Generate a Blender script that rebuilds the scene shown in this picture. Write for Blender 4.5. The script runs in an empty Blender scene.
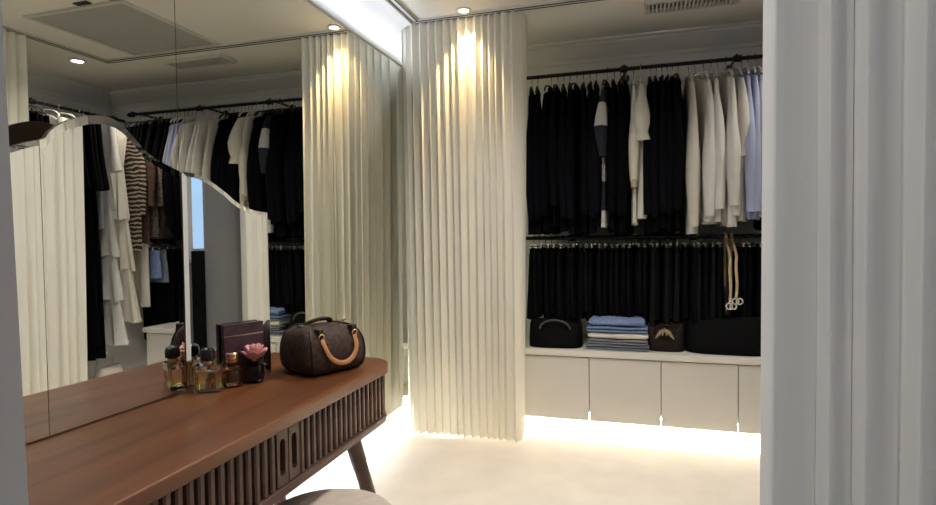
import bpy, bmesh, math, random
from mathutils import Vector, Matrix
R = math.radians
PI = math.pi
random.seed(7)
scn = bpy.context.scene
COL = scn.collection

# ------------------------------------------------------------------ materials
def nodes(name):
    m = bpy.data.materials.new(name); m.use_nodes = True
    nt = m.node_tree
    return m, nt, nt.nodes['Principled BSDF']

def mat(name, col, rough=.5, metal=0., var=0., scale=20., spec=.5, bump=0., bscale=200., trans=0., sheen=0., stretch=(1, 1, 1), coat=0.):
    """plain procedural material: base colour broken up by noise, optional bump"""
    m, nt, b = nodes(name)
    b.inputs['Roughness'].default_value = rough
    b.inputs['Metallic'].default_value = metal
    b.inputs['Specular IOR Level'].default_value = spec
    b.inputs['Transmission Weight'].default_value = trans
    b.inputs['Sheen Weight'].default_value = sheen
    b.inputs['Coat Weight'].default_value = coat
    tc = nt.nodes.new('ShaderNodeTexCoord'); mp = nt.nodes.new('ShaderNodeMapping')
    mp.inputs['Scale'].default_value = stretch
    nt.links.new(tc.outputs['Object'], mp.inputs['Vector'])
    n = nt.nodes.new('ShaderNodeTexNoise'); n.inputs['Scale'].default_value = scale; n.inputs['Detail'].default_value = 4
    nt.links.new(mp.outputs['Vector'], n.inputs['Vector'])
    r = nt.nodes.new('ShaderNodeValToRGB')
    c0 = [max(0, c * (1 - var)) for c in col]; c1 = [min(1, c * (1 + var)) for c in col]
    r.color_ramp.elements[0].position = .3; r.color_ramp.elements[1].position = .7
    r.color_ramp.elements[0].color = (*c0, 1); r.color_ramp.elements[1].color = (*c1, 1)
    nt.links.new(n.outputs['Fac'], r.inputs['Fac']); nt.links.new(r.outputs['Color'], b.inputs['Base Color'])
    if bump:
        n2 = nt.nodes.new('ShaderNodeTexNoise'); n2.inputs['Scale'].default_value = bscale; n2.inputs['Detail'].default_value = 3
        nt.links.new(mp.outputs['Vector'], n2.inputs['Vector'])
        bp = nt.nodes.new('ShaderNodeBump'); bp.inputs['Strength'].default_value = bump; bp.inputs['Distance'].default_value = .004
        nt.links.new(n2.outputs['Fac'], bp.inputs['Height']); nt.links.new(bp.outputs['Normal'], b.inputs['Normal'])
    return m

def cloth(name, col, transl=.25, var=.05):
    m = mat(name, col, .9, 0, var, 6, .1, .15, 500)
    nt = m.node_tree; b = nt.nodes['Principled BSDF']; out = nt.nodes['Material Output']
    t = nt.nodes.new('ShaderNodeBsdfTranslucent'); t.inputs['Color'].default_value = (*col, 1)
    mx = nt.nodes.new('ShaderNodeMixShader'); mx.inputs[0].default_value = transl
    nt.links.new(b.outputs[0], mx.inputs[1]); nt.links.new(t.outputs[0], mx.inputs[2]); nt.links.new(mx.outputs[0], out.inputs['Surface'])
    return m

def emis(name, col, s):
    m, nt, b = nodes(name)
    b.inputs['Base Color'].default_value = (.8, .8, .8, 1)
    b.inputs['Emission Color'].default_value = (*col, 1); b.inputs['Emission Strength'].default_value = s
    return m

def wood(name, c0, c1, c2, rough=.35, axis_scale=(14, 1.1, 14)):
    m, nt, b = nodes(name)
    tc = nt.nodes.new('ShaderNodeTexCoord'); mp = nt.nodes.new('ShaderNodeMapping'); mp.inputs['Scale'].default_value = axis_scale
    nt.links.new(tc.outputs['Object'], mp.inputs['Vector'])
    n = nt.nodes.new('ShaderNodeTexNoise'); n.inputs['Scale'].default_value = 1.3; n.inputs['Detail'].default_value = 8; n.inputs['Distortion'].default_value = .6
    nt.links.new(mp.outputs[0], n.inputs['Vector'])
    r = nt.nodes.new('ShaderNodeValToRGB'); e = r.color_ramp.elements
    e[0].position = .28; e[0].color = (*c0, 1); e[1].position = .75; e[1].color = (*c2, 1)
    k = e.new(.5); k.color = (*c1, 1)
    nt.links.new(n.outputs['Fac'], r.inputs['Fac']); nt.links.new(r.outputs[0], b.inputs['Base Color'])
    b.inputs['Roughness'].default_value = rough; b.inputs['Specular IOR Level'].default_value = .4
    return m

def stripes(name, ca, cb, scale, dist=0., axis='Z', thr=.5):
    m, nt, b = nodes(name)
    tc = nt.nodes.new('ShaderNodeTexCoord'); w = nt.nodes.new('ShaderNodeTexWave')
    w.bands_direction = axis; w.inputs['Scale'].default_value = scale; w.inputs['Distortion'].default_value = dist
    w.inputs['Detail'].default_value = 2
    nt.links.new(tc.outputs['Object'], w.inputs['Vector'])
    r = nt.nodes.new('ShaderNodeValToRGB'); r.color_ramp.interpolation = 'CONSTANT'; e = r.color_ramp.elements
    e[0].color = (*ca, 1); e[1].position = thr; e[1].color = (*cb, 1)
    nt.links.new(w.outputs['Fac'], r.inputs['Fac']); nt.links.new(r.outputs[0], b.inputs['Base Color'])
    b.inputs['Roughness'].default_value = .9; b.inputs['Specular IOR Level'].default_value = .1
    return m

def mirror_mat(name, tint):
    m, nt, b = nodes(name)
    b.inputs['Base Color'].default_value = (*tint, 1); b.inputs['Metallic'].default_value = 1; b.inputs['Roughness'].default_value = 0.0
    return m

def glass_mat(name, col, rough=0.02):
    m, nt, b = nodes(name)
    b.inputs['Base Color'].default_value = (*col, 1); b.inputs['Transmission Weight'].default_value = 1
    b.inputs['Roughness'].default_value = rough; b.inputs['IOR'].default_value = 1.45
    return m

M = {}
M['wall'] = mat('wall_paint', (.78, .775, .75), .85, var=.03, scale=3, bump=.05)
M['ceiling'] = mat('ceiling_paint', (.80, .78, .73), .9, var=.02, scale=2)
M['trim'] = mat('trim_paint', (.80, .79, .77), .6, var=.02, scale=3)
M['side'] = mat('grey_wall_paint', (.17, .17, .168), .85, var=.03, scale=4)
M['jamb'] = mat('jamb_paint', (.46, .46, .48), .8, var=.03, scale=4)
M['floor'] = mat('pale_stone', (.80, .75, .69), .42, var=.05, scale=5, spec=.4)
M['curtain'] = cloth('cream_curtain', (.88, .85, .76), .12, .02)
M['door_curtain'] = cloth('white_curtain', (.80, .80, .79), .15, .02)
M['mirror'] = mirror_mat('silvered_glass', (.80, .81, .74))
M['vanity_glass'] = mirror_mat('vanity_silvered_glass', (.86, .87, .85))
M['seam'] = mat('mirror_edge', (.35, .36, .32), .4)
M['led_cool'] = emis('cool_led', (.84, .91, 1.0), 90)
M['led_top'] = emis('cool_cove_led', (.72, .83, 1.0), 9)
M['led_warm'] = emis('neutral_led', (1.0, .93, .80), 60)
M['led_edge'] = emis('edge_led', (.95, 1.0, .72), 2.5)
M['lamp'] = emis('warm_lamp', (1.0, .80, .50), 11)
M['lamp_pale'] = emis('pale_lamp', (1.0, .95, .85), 6)
M['cabinet'] = mat('cabinet_lacquer', (.62, .60, .55), .45, var=.015, scale=3)
M['shelf'] = mat('shelf_stone', (.68, .66, .60), .35, var=.03, scale=6)
M['gap'] = mat('shadow_gap', (.10, .10, .09), .8)
M['black_metal'] = mat('black_metal', (.012, .012, .013), .45, .3)
M['steel'] = mat('bright_steel', (.72, .72, .72), .22, 1.0)
M['alu'] = mat('white_aluminium', (.60, .59, .56), .5)
M['slot'] = mat('dark_slot', (.03, .03, .03), .8)
M['grille'] = mat('vent_grey', (.30, .29, .27), .7)
M['vent_dark'] = mat('vent_shadow', (.16, .155, .15), .8)
M['acpanel'] = mat('panel_grey', (.40, .40, .39), .8, var=.03, scale=3)
M['walnut'] = wood('walnut_top', (.092, .030, .011), (.150, .052, .018), (.208, .078, .029), .36)
M['walnut_dark'] = wood('walnut_body', (.050, .023, .015), (.082, .040, .027), (.115, .060, .041), .45)
M['walnut_back'] = wood('walnut_backboard', (.10, .052, .028), (.14, .075, .04), (.19, .10, .058), .5)
M['recess'] = mat('dark_recess', (.018, .010, .007), .8)
M['stool_fabric'] = mat('stool_fabric', (.56, .49, .42), .9, var=.06, scale=40, bump=.3)
M['stool_wood'] = wood('stool_wood', (.10, .05, .03), (.14, .07, .045), (.19, .10, .06))
M['black_cloth'] = mat('black_cloth', (.0042, .0042, .0048), .95, var=.2, scale=14, spec=.03)
M['black_soft'] = mat('soft_black_cloth', (.0058, .0058, .0064), .95, var=.2, scale=14, spec=.03)
M['navy_cloth'] = mat('navy_cloth', (.0046, .0048, .0075), .95, var=.2, scale=14, spec=.03)
M['char_cloth'] = mat('charcoal_cloth', (.010, .010, .011), .95, var=.2, scale=14, spec=.03)
M['white_cloth'] = cloth('white_cotton', (.76, .74, .71), .15, .03)
M['cream_cloth'] = cloth('cream_cotton', (.74, .70, .61), .15, .03)
M['ivory_cloth'] = cloth('ivory_cotton', (.68, .64, .58), .15, .04)
M['beige_cloth'] = cloth('beige_cotton', (.50, .42, .33), .12, .05)
M['blue_cloth'] = cloth('pale_blue_cotton', (.43, .48, .68), .12, .04)
M['lav_cloth'] = cloth('lavender_cotton', (.40, .40, .54), .12, .04)
M['denim'] = mat('blue_denim', (.17, .24, .40), .9, var=.2, scale=60, spec=.1)
M['denim_dark'] = mat('dark_denim', (.075, .10, .18), .9, var=.2, scale=60, spec=.1)
M['denim_grey'] = mat('grey_denim', (.19, .21, .26), .9, var=.15, scale=60, spec=.1)
M['grey_cloth'] = mat('grey_cotton', (.24, .24, .27), .9, var=.1, scale=30, spec=.1)
M['brown_cloth'] = mat('brown_cloth', (.085, .052, .034), .95, var=.25, scale=30, spec=.1)
M['lace'] = mat('brown_lace', (.15, .115, .085), .95, var=.6, scale=55, spec=.1)
M['zebra'] = stripes('zebra_print', (.035, .025, .02), (.36, .29, .21), 9, 6, 'Z', .62)
M['stripe'] = stripes('wide_stripe', (.50, .49, .47), (.026, .029, .038), .95, 0, 'Z', .42)
M['canvas'] = mat('brown_canvas', (.060, .036, .028), .6, var=.45, scale=70, spec=.22, bump=.1)
M['canvas_dark'] = mat('dark_leather', (.022, .015, .013), .45, spec=.4)
M['tan'] = mat('tan_leather', (.46, .20, .075), .45, var=.12, scale=25)
M['brass'] = mat('brass', (.75, .50, .24), .25, 1.0)
M['rose_gold'] = mat('rose_gold', (.80, .52, .36), .2, 1.0)
M['glass'] = glass_mat('clear_glass', (.97, .96, .93))
M['amber'] = glass_mat('amber_liquid', (1.0, .80, .42))
M['amber_deep'] = glass_mat('orange_liquid', (.96, .58, .26))
M['plum_glass'] = glass_mat('plum_glass', (.50, .30, .38))
M['black_gloss'] = mat('black_plastic', (.010, .010, .011), .2)
M['pink'] = mat('pink_petal', (.72, .36, .35), .5, var=.1, scale=60)
M['plum_card'] = mat('plum_card', (.060, .026, .040), .22, var=.35, scale=24, spec=.6)
M['black_leather'] = mat('black_leather', (.004, .004, .0045), .75, spec=.06, bump=.2, bscale=150)
M['brown_leather'] = mat('brown_leather', (.014, .009, .007), .6, spec=.15, bump=.2, bscale=120)
M['straw'] = mat('straw', (.30, .22, .12), .8, var=.2, scale=80)
M['rope'] = mat('beige_rope', (.56, .42, .24), .8, var=.2, scale=120)
M['white_leather'] = mat('white_leather', (.60, .58, .54), .5)
M['velvet_hanger'] = mat('black_hanger', (.012, .012, .012), .7)
M['white_hanger'] = mat('white_hanger', (.62, .60, .57), .5)
M['grey_strap'] = mat('grey_strap', (.06, .06, .06), .6)
M['win_frame'] = mat('window_frame', (.30, .31, .33), .5)

# ------------------------------------------------------------------ mesh helpers
def bx(bm, x0, x1, y0, y1, z0, z1):
    v = [bm.verts.new(p) for p in [(x0,y0,z0),(x1,y0,z0),(x1,y1,z0),(x0,y1,z0),(x0,y0,z1),(x1,y0,z1),(x1,y1,z1),(x0,y1,z1)]]
    for f in [(0,3,2,1),(4,5,6,7),(0,1,5,4),(1,2,6,5),(2,3,7,6),(3,0,4,7)]:
        bm.faces.new([v[i] for i in f])

def loft(bm, rings, closed=True, cap0=True, cap1=True):
    vs = [[bm.verts.new(p) for p in r] for r in rings]
    n = len(rings[0])
    for a, b in zip(vs, vs[1:]):
        for i in range(n if closed else n - 1):
            j = (i + 1) % n
            bm.faces.new((a[i], a[j], b[j], b[i]))
    if closed and cap0: bm.faces.new(list(reversed(vs[0])))
    if closed and cap1: bm.faces.new(vs[-1])

def tube(bm, pts, r, n=8, flat=1., up=None):
    """tube along points; r a number or a list"""
    pts = [Vector(p) for p in pts]
    rings = []
    prev = None
    for i, p in enumerate(pts):
        t = (pts[min(i+1, len(pts)-1)] - pts[max(i-1, 0)]).normalized()
        if prev is None:
            a = Vector(up) if up else (Vector((0,0,1)) if abs(t.z) < .9 else Vector((1,0,0)))
        else: a = prev
        a = (a - t * a.dot(t)).normalized(); prev = a
        b = t.cross(a)
        rr = r[i] if isinstance(r, (list, tuple)) else r
        rings.append([p + a * (math.cos(2*PI*k/n) * rr * flat) + b * (math.sin(2*PI*k/n) * rr) for k in range(n)])
    loft(bm, rings)

def lathe(bm, prof, c=(0,0,0), n=24):
    rings = [[(c[0] + r*math.cos(2*PI*k/n), c[1] + r*math.sin(2*PI*k/n), c[2] + z) for k in range(n)] for r, z in prof]
    loft(bm, rings)

def prism(bm, poly, z0, z1):
    loft(bm, [[(x, y, z0) for x, y in poly], [(x, y, z1) for x, y in poly]])

def obj(name, bm, m, parent=None, smooth=True, bevel=0., sub=0, angle=40):
    bmesh.ops.recalc_face_normals(bm, faces=bm.faces)
    me = bpy.data.meshes.new(name); bm.to_mesh(me); bm.free()
    o = bpy.data.objects.new(name, me); COL.objects.link(o)
    for x in (m if isinstance(m, (list, tuple)) else [m]): me.materials.append(x)
    if smooth:
        me.shade_smooth()
        try: me.set_sharp_from_angle(angle=R(angle))
        except Exception: pass
    if bevel:
        b = o.modifiers.new('bevel', 'BEVEL'); b.width = bevel; b.segments = 2; b.limit_method = 'ANGLE'; b.angle_limit = R(35)
    if sub:
        s = o.modifiers.new('sub', 'SUBSURF'); s.levels = sub; s.render_levels = sub
    if parent: o.parent = parent
    return o

def tag(o, label, cat, group=None, kind=None):
    o['label'] = label; o['category'] = cat
    if group: o['group'] = group
    if kind: o['kind'] = kind
    return o

def thing(name, label, cat, loc=(0,0,0), rz=0, group=None):
    o = bpy.data.objects.new(name, None); COL.objects.link(o)
    o.location = loc; o.rotation_euler = (0, 0, rz); o.empty_display_size = .05
    return tag(o, label, cat, group)

def struct(name, bm, m, parent=None, **k):
    o = obj(name, bm, m, parent, smooth=k.pop('smooth', False), **k)
    if not parent: o['kind'] = 'structure'
    return o

def box_obj(name, dims, m, parent=None, bevel=0., **k):
    bm = bmesh.new(); bx(bm, *dims)
    return obj(name, bm, m, parent, smooth=False, bevel=bevel, **k)

def dup(root, loc, rz, label, group=None, cat=None, scale=None):
    r = root.copy(); COL.objects.link(r); r.location = loc; r.rotation_euler = (0, 0, rz)
    r['label'] = label
    if group: r['group'] = group
    elif 'group' in r: del r['group']
    if cat: r['category'] = cat
    if scale: r.scale = scale
    for ch in list(root.children):
        c = ch.copy(); COL.objects.link(c); c.parent = r
        for g in list(ch.children):
            d = g.copy(); COL.objects.link(d); d.parent = c
    return r

# ------------------------------------------------------------------ room shell
HC = 2.6                       # ceiling height
XR = 3.27; YB = 4.18           # right and back walls behind the rails
def sbox(name, d, m, parent=None, bevel=0.):
    bm = bmesh.new(); bx(bm, *d); return struct(name, bm, m, parent, bevel=bevel)
sbox('floor', (-.4, XR+.15, -2.4, YB+.15, -.1, 0), M['floor'])
sbox('ceiling', (-.4, XR+.15, -2.4, YB+.15, HC, HC+.1), M['ceiling'])
sbox('wall_left', (-.2, -.07, .40, YB+.15, 0, HC), M['wall'])
sbox('wall_back', (-.07, XR+.15, YB, YB+.15, 0, HC), M['wall'])
sbox('wall_right', (XR, XR+.15, 1.75, YB, 0, HC), M['wall'])
# partition that closes the right-hand wardrobe, and the wall with a window nearer the door
sbox('wall_partition', (2.46, XR, 1.74, 1.80, 0, HC), M['jamb'])
bm = bmesh.new()
WX0, WX1 = 2.45, 2.55
bx(bm, WX0, WX1, .40, .62, 0, HC); bx(bm, WX0, WX1, 1.42, 1.80, 0, HC)
bx(bm, WX0, WX1, .62, 1.42, 0, 1.17); bx(bm, WX0, WX1, .62, 1.42, 2.25, HC)
struct('wall_side', bm, M['side'])
# window in the side wall
bm = bmesh.new()
for d in [(2.47,2.51,.62,.645,1.17,2.25),(2.47,2.51,1.40,1.42,1.17,2.25),(2.47,2.51,.645,1.40,1.17,1.195),(2.47,2.51,.645,1.40,2.22,2.25)]:
    bx(bm, *d)
w = struct('window_1', bm, M['win_frame'])
mg = bpy.data.materials.new('window_glass'); mg.use_nodes = True
nt = mg.node_tree; nt.nodes.remove(nt.nodes['Principled BSDF'])
tr = nt.nodes.new('ShaderNodeBsdfTransparent'); gl = nt.nodes.new('ShaderNodeBsdfGlossy'); gl.inputs['Roughness'].default_value = .0
mx = nt.nodes.new('ShaderNodeMixShader'); mx.inputs[0].default_value = .06
nt.links.new(tr.outputs[0], mx.inputs[1]); nt.links.new(gl.outputs[0], mx.inputs[2]); nt.links.new(mx.outputs[0], nt.nodes['Material Output'].inputs['Surface'])
M['window_glass'] = mg
sbox('pane', (2.485, 2.491, .645, 1.40, 1.195, 2.22), mg, w)
t = thing('window_blind', 'grey blind over the lower part of the side window, seen only in the vanity mirror', 'blind', (2.44, .60, 1.10))  # added panel, narrows the daylit window to a strip in the mirror wing
box_obj('panel', (-.006, 0, 0, .735, 0, .80), M['jamb'], t)
box_obj('bottom_bar', (-.014, -.006, 0, .735, 0, .025), M['win_frame'], t)
o = box_obj('black_pillar', (2.38, 2.449, 1.325, 1.405, 0, 1.18), M['black_cloth'])
tag(o, 'narrow black pillar under the bluish window, seen in the vanity mirror wing', 'pillar')
# doorway wall in which the camera stands: the left reveal leans very slightly
bm = bmesh.new()
v = [(-.2,.28,0),(.885,.28,0),(.885,.40,0),(-.2,.40,0)]
t = [(-.2,.28,HC),(.822,.28,HC),(.822,.40,HC),(-.2,.40,HC)]
loft(bm, [v, t]); struct('wall_front', bm, M['jamb'])
sbox('wall_front_right', (1.95, 2.6, .28, .40, 0, HC), M['jamb'])
# bedroom beyond, behind the camera
sbox('wall_bedroom_left', (-.4, -.25, -2.4, .28, 0, HC), M['jamb'])
sbox('wall_bedroom_right', (XR, XR+.15, -2.4, .28, 0, HC), M['jamb'])

bm = bmesh.new()
for d in [(-.4,2.3,-2.5,-2.4,0,HC),(3.1,XR+.15,-2.5,-2.4,0,HC),(2.3,3.1,-2.5,-2.4,0,.9),(2.3,3.1,-2.5,-2.4,2.2,HC)]: bx(bm, *d)
struct('wall_bedroom', bm, M['jamb'])  # unseen back wall; opening sized to limit bluish daylight on the doorway curtain
# cornice above the mirror: fascia, lit groove, cove
bm = bmesh.new()
prof = [(-.07,2.325),(.006,2.325),(.008,2.333),(-.050,2.432),(-.050,2.464),(-.040,2.490),(-.018,2.525),(.015,2.556),(.05,2.574),(.072,2.578),(.074,2.582),(.074,HC),(-.07,HC)]
loft(bm, [[(x, .40, z) for x, z in prof], [(x, 3.353, z) for x, z in prof]])
struct('trim_1', bm, M['trim'], smooth=True, angle=25)
o = box_obj('light_strip', (-.046, -.030, .45, 3.350, 2.448, 2.459), M['led_top'])
tag(o, 'thin cool-white light strip in the cornice groove above the wall mirror', 'light')
o = box_obj('light_strip', (-.050, -.012, 3.390, 3.398, .26, 2.30), M['led_edge'])
tag(o, 'upright light strip at the right edge of the wall mirror, glowing past the curtain', 'light')
sbox('trim_5', (-.07, .004, 3.3535, 3.358, 2.325, HC), M['trim'])
# cornices of the wardrobe walls
def cornice(name, d, n, a0, a1, base):
    # d: direction along, n: outward normal
    prof = [(0,2.475),(.012,2.478),(.014,2.50),(.030,2.512),(.055,2.535),(.085,2.562),(.105,2.572),(.108,2.584),(.135,2.588),(.138,HC),(0,HC)]
    bm = bmesh.new()
    loft(bm, [[Vector(base) + Vector(d)*a + Vector(n)*p + Vector((0,0,z)) for p, z in prof] for a in (a0, a1)])
    return struct(name, bm, M['trim'], smooth=True, angle=25)
cornice('trim_2', (1,0,0), (0,-1,0), -.07, XR, (0, YB, 0))
cornice('trim_3', (0,1,0), (-1,0,0), 1.8, YB, (XR, 0, 0))

# ------------------------------------------------------------------ wall mirror panels
SEAMS = [.42, 1.513, 2.49, 3.385]
MLAB = ['wall mirror panel at the left, behind the near half of the dressing table',
        'wall mirror panel in the middle, behind the handbag end of the table',
        'wall mirror panel at the right end, reflecting the lit cream curtain']
for i in range(3):
    y0, y1 = SEAMS[i] + .0015, SEAMS[i+1] - .0015
    t = thing('mirror_panel', MLAB[i], 'mirror', (0, y0, .2), 0, 'wall mirror panels')
    box_obj('backing_board', (-.068, -.006, 0, y1-y0, .062, 2.12), M['seam'], t)
    box_obj('mirror_glass', (-.006, 0, 0, y1-y0, .0, 2.122), M['mirror'], t)
sbox('baseboard_left', (-.07, -.046, .42, 3.42, 0, .258), M['trim'])
o = box_obj('light_strip', (-.022, -.010, .48, 3.36, .244, .256), M['led_cool'])
tag(o, 'cool-white light strip under the wall mirror, washing the floor', 'light')

# ------------------------------------------------------------------ ceiling fittings
def track(label, y0, y1, x0, x1):
    t = thing('curtain_track', label, 'curtain track', ((x0+x1)/2, (y0+y1)/2, HC))
    hx, hy = (x1-x0)/2, (y1-y0)/2
    box_obj('rail', (-hx, hx, -hy, hy, -.012, 0), M['alu'], t)
    for s in (-1, 1):
        if hx > hy: box_obj('slot', (-hx, hx, s*.016-.005, s*.016+.005, -.0135, -.012), M['slot'], t)
        else: box_obj('slot', (s*.016-.005, s*.016+.005, -hy, hy, -.0135, -.012), M['slot'], t)
track('double-slot ceiling curtain track running along the mirror cornice', .42, 3.332, .077, .125)
track('ceiling curtain track in front of the back wardrobe', 3.334, 3.386, .075, 2.345)
track('ceiling curtain track in front of the side wardrobe, seen in the mirror', .6, 3.386, 2.347, 2.399)

def downlight(loc, label, m, r=.042):
    t = thing('ceiling_spotlight', label, 'light', loc)
    bm = bmesh.new(); n = 28
    rings = []
    for rr, z in [(r, 0), (r+.016, 0), (r+.016, -.006), (r, -.008), (r, 0.0)]:
        rings.append([(rr*math.cos(2*PI*k/n), rr*math.sin(2*PI*k/n), z) for k in range(n)])
    loft(bm, rings, cap0=False, cap1=False); obj('rim', bm, M['alu'], t)
    bm = bmesh.new(); lathe(bm, [(0.001, -.001), (r-.002, -.001), (r-.002, -.005), (.001, -.006)]); obj('lens', bm, m, t)
    return t
def spot(loc, power, col, size=120, blend=.6, rad=.03, aim=None):
    l = bpy.data.lights.new('spot', 'SPOT'); l.energy = power; l.color = col; l.spot_size = R(size); l.spot_blend = blend; l.shadow_soft_size = rad
    o = bpy.data.objects.new('spot', l); COL.objects.link(o); o.location = loc
    if aim: o.rotation_euler = Vector(aim).to_track_quat('-Z', 'Y').to_euler()
    return o
downlight((.432, 3.290, HC), 'lit warm ceiling spotlight right above the cream curtain', M['lamp'], .030)
spot((.432, 3.312, HC-.012), 34, (1, .72, .36), 76, .6, .012)
downlight((2.578, 3.286, HC), 'small bright ceiling spotlight over the side wardrobe, seen in the mirror', M['lamp_pale'])
spot((2.578, 3.286, HC-.012), 26, (1, .93, .82), 130, .6)
for i, (x, y, e) in enumerate([(1.15, 1.25, 50), (.95, 2.35, 62), (1.85, 2.25, 26)]):  # unseen fixtures and lamps added to brighten table, curtain and shirts
    downlight((x, y, HC), ['ceiling spotlight over the dressing stool', 'ceiling spotlight over the open floor before the wardrobe', 'ceiling spotlight in front of the hanging white shirts'][i], M['lamp_pale'])
    spot((x, y, HC-.012), e, (1, .94, .85), 140, .9, .05)

downlight((.3, -.7, HC), 'ceiling spotlight of the bedroom behind the doorway', M['lamp_pale'])
spot((.3, -.7, HC-.03), 41, (1, .97, .93), 100, .9, .04, (1.3, 1.4, -1.25))  # added neutral lamp, aimed at the doorway curtain to brighten it
# large ceiling air-conditioning panel seen in the mirror
t = thing('air_conditioning_panel', 'large grey rectangular ceiling panel with pale edge, seen in the mirror', 'ceiling panel', (1.70, 2.93, HC))
box_obj('plate', (-.35, .35, -.37, .37, -.006, 0), M['acpanel'], t)
bm = bmesh.new()
for d in [(-.375,-.35,-.395,.395,-.012,0),(.35,.375,-.395,.395,-.012,0),(-.35,.35,-.395,-.37,-.012,0),(-.35,.35,.37,.395,-.012,0)]: bx(bm, *d)
obj('edge_trim', bm, M['alu'], t, smooth=False)
for sx in (-.36, -.12):
    box_obj('slot', (sx-.05, sx+.05, -.44, -.405, -.006, 0), M['slot'], t)
# slatted vent at the ceiling of the back wardrobe
t = thing('ceiling_vent', 'slatted grey ceiling vent above the hanging white shirts', 'vent', (1.72, 3.57, HC))
bm = bmesh.new()
for d in [(-.26,.26,-.085,-.065,-.026,0),(-.26,.26,.065,.085,-.026,0),(-.26,-.243,-.065,.065,-.026,0),(.243,.26,-.065,.065,-.026,0)]: bx(bm, *d)
obj('frame', bm, M['alu'], t, smooth=False)
box_obj('duct', (-.243, .243, -.065, .065, -.003, 0), M['vent_dark'], t)
bm = bmesh.new()
for k in range(22):
    x = -.235 + k*.0224
    bx(bm, x-.004, x+.004, -.065, .065, -.026, -.004)
obj('slats', bm, M['alu'], t, smooth=False)

# ------------------------------------------------------------------ curtains
def sheet(name, path, z0, z1, m, label, cat='curtain', amp=None, rows=18, group=None):
    bm = bmesh.new(); grid = []
    for r in range(rows+1):
        f = r / rows; z = z0 + (z1-z0)*f
        grid.append([bm.verts.new((*path(s, f), z)) for s in SS[name_key[0]]])
    for a, b in zip(grid, grid[1:]):
        for i in range(len(a)-1): bm.faces.new((a[i], a[i+1], b[i+1], b[i]))
    o = obj(name, bm, m, smooth=True, angle=180)
    return tag(o, label, cat, group)
SS = {}; name_key = ['a']
rnd = random.Random(3)
def folds(n, seed):
    q = random.Random(seed); w = [q.uniform(.75, 1.3) for _ in range(n)]; s = sum(w); acc = 0; e = [0]
    for k in w: acc += k/s; e.append(acc)
    return e, [q.uniform(.75, 1.2) for _ in range(n)], [q.uniform(-.5, .5) for _ in range(n)]
def wave(s, f, E, A, P, amp):
    """rounded pleats with tight creases; returns (along offset, depth)"""
    for i in range(len(A)):
        if s <= E[i+1] + 1e-9:
            u = (s-E[i])/(E[i+1]-E[i]); w_ = E[i+1]-E[i]
            d = abs(math.sin(PI*u))**.75 * A[i]
            bend = P[i]*math.sin(2*PI*u)*.25*w_ + .18*w_*math.sin(2*PI*u)
            am = amp*(.75 + .35*(1-f)) * (1 + .05*math.sin(3*f + 5*P[i]))
            return bend, d*am
    return 0, 0
# the lit curtain beside the mirror (folds bulge towards the room)
E1, A1, P1 = folds(15, 11)
SS['a'] = [k/360 for k in range(361)] + [1.0 + k*.02 for k in range(1, 7)]
def path1(s, f):
    spread = 1 - .030*(1-f)
    if s <= 1:
        b, d = wave(s, f, E1, A1, P1, .052)
        if s < E1[1]*.5: d = max(d, .052*A1[0]*(.75 + .35*(1-f)))
        x = .002 + (.737-.002)*(s + b) * (spread) + .024*(1-f) 
        return x, 3.395 - d
    k = (s-1)/.12
    return .747*spread + .012*(1-f) + .030*math.sin(k*PI*.5)*f, 3.395 + .085*k
sheet('curtain', path1, .012, HC-.014, M['curtain'], 'tall cream pleated curtain lit from above beside the wall mirror')
# the gathered curtain of the side wardrobe, seen only in the mirrors
E2, A2, P2 = folds(17, 5)
SS['a'] = [k/340 for k in range(341)]
def path2(s, f):
    b, d = wave(s, f, E2, A2, P2, .055)
    return 2.402 - d, 1.63 + (2.775-1.63)*(s+b)*(1 - .035*(1-f)**1.5)
sheet('curtain', path2, .012, HC-.014, M['curtain'], 'gathered cream curtain of the side wardrobe, seen at the left of the mirror')
# the big soft curtain in the doorway at the right of the picture
SS['a'] = [k/420 for k in range(421)]
EW = [0, .054, .090, .135, .178, .222, .262, .31]
def path3(s, f):
    S = s*EW[-1]
    for i in range(len(EW)-1):
        if S <= EW[i+1] + 1e-9:
            u = (S-EW[i])/(EW[i+1]-EW[i]); w_ = EW[i+1]-EW[i]
            # each pleat starts close to the door, runs back and tucks under the next
            x = EW[i] + w_*u
            y = -.032*(math.sin(PI/2*u/.14) if u < .14 else math.cos(PI/2*(u-.14)/.86)**.9)
            x += .0035*math.sin(2.2*f + i*1.7)
            return 1.558 + .006*f + x*(1.06), .735 + y
    return 1.558 + EW[-1]*1.06, .735
sheet('curtain', path3, .012, HC-.004, M['door_curtain'], 'close white doorway curtain with wide soft folds at the right edge', rows=14)

# ------------------------------------------------------------------ wardrobe base cabinets and shelf
CX = [.03, .281, .703, 1.125, 1.547, 1.969, 2.391, 2.813]
CL = ['far-left', 'hidden', 'pale base cabinet under the black bag, next to the curtain', 'pale base cabinet under the folded jeans',
      'pale base cabinet under the brown bag, third from the curtain', 'pale base cabinet at the right, partly behind the doorway curtain',
      'pale base cabinet in the corner, seen only in the mirror']
for i in range(1, 7):
    x0, x1 = CX[i], CX[i+1]
    if i == 1: lab = 'pale base cabinet behind the cream curtain, seen only in part'
    else: lab = CL[i]
    t = thing('base_cabinet', lab, 'cabinet', (x0, 3.58, .10), 0, 'pale base cabinets under the back wardrobe')
    w_ = x1-x0
    box_obj('body', (.001, w_-.001, .022, .56, .042, .398), M['cabinet'], t)
    box_obj('door', (.0025, w_-.0025, 0, .019, .0, .392), M['cabinet'], t, bevel=.0015)
o = box_obj('shelf', (-.0, 2.84, 3.565, YB, .500, .539), M['shelf'], bevel=.004)
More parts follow.
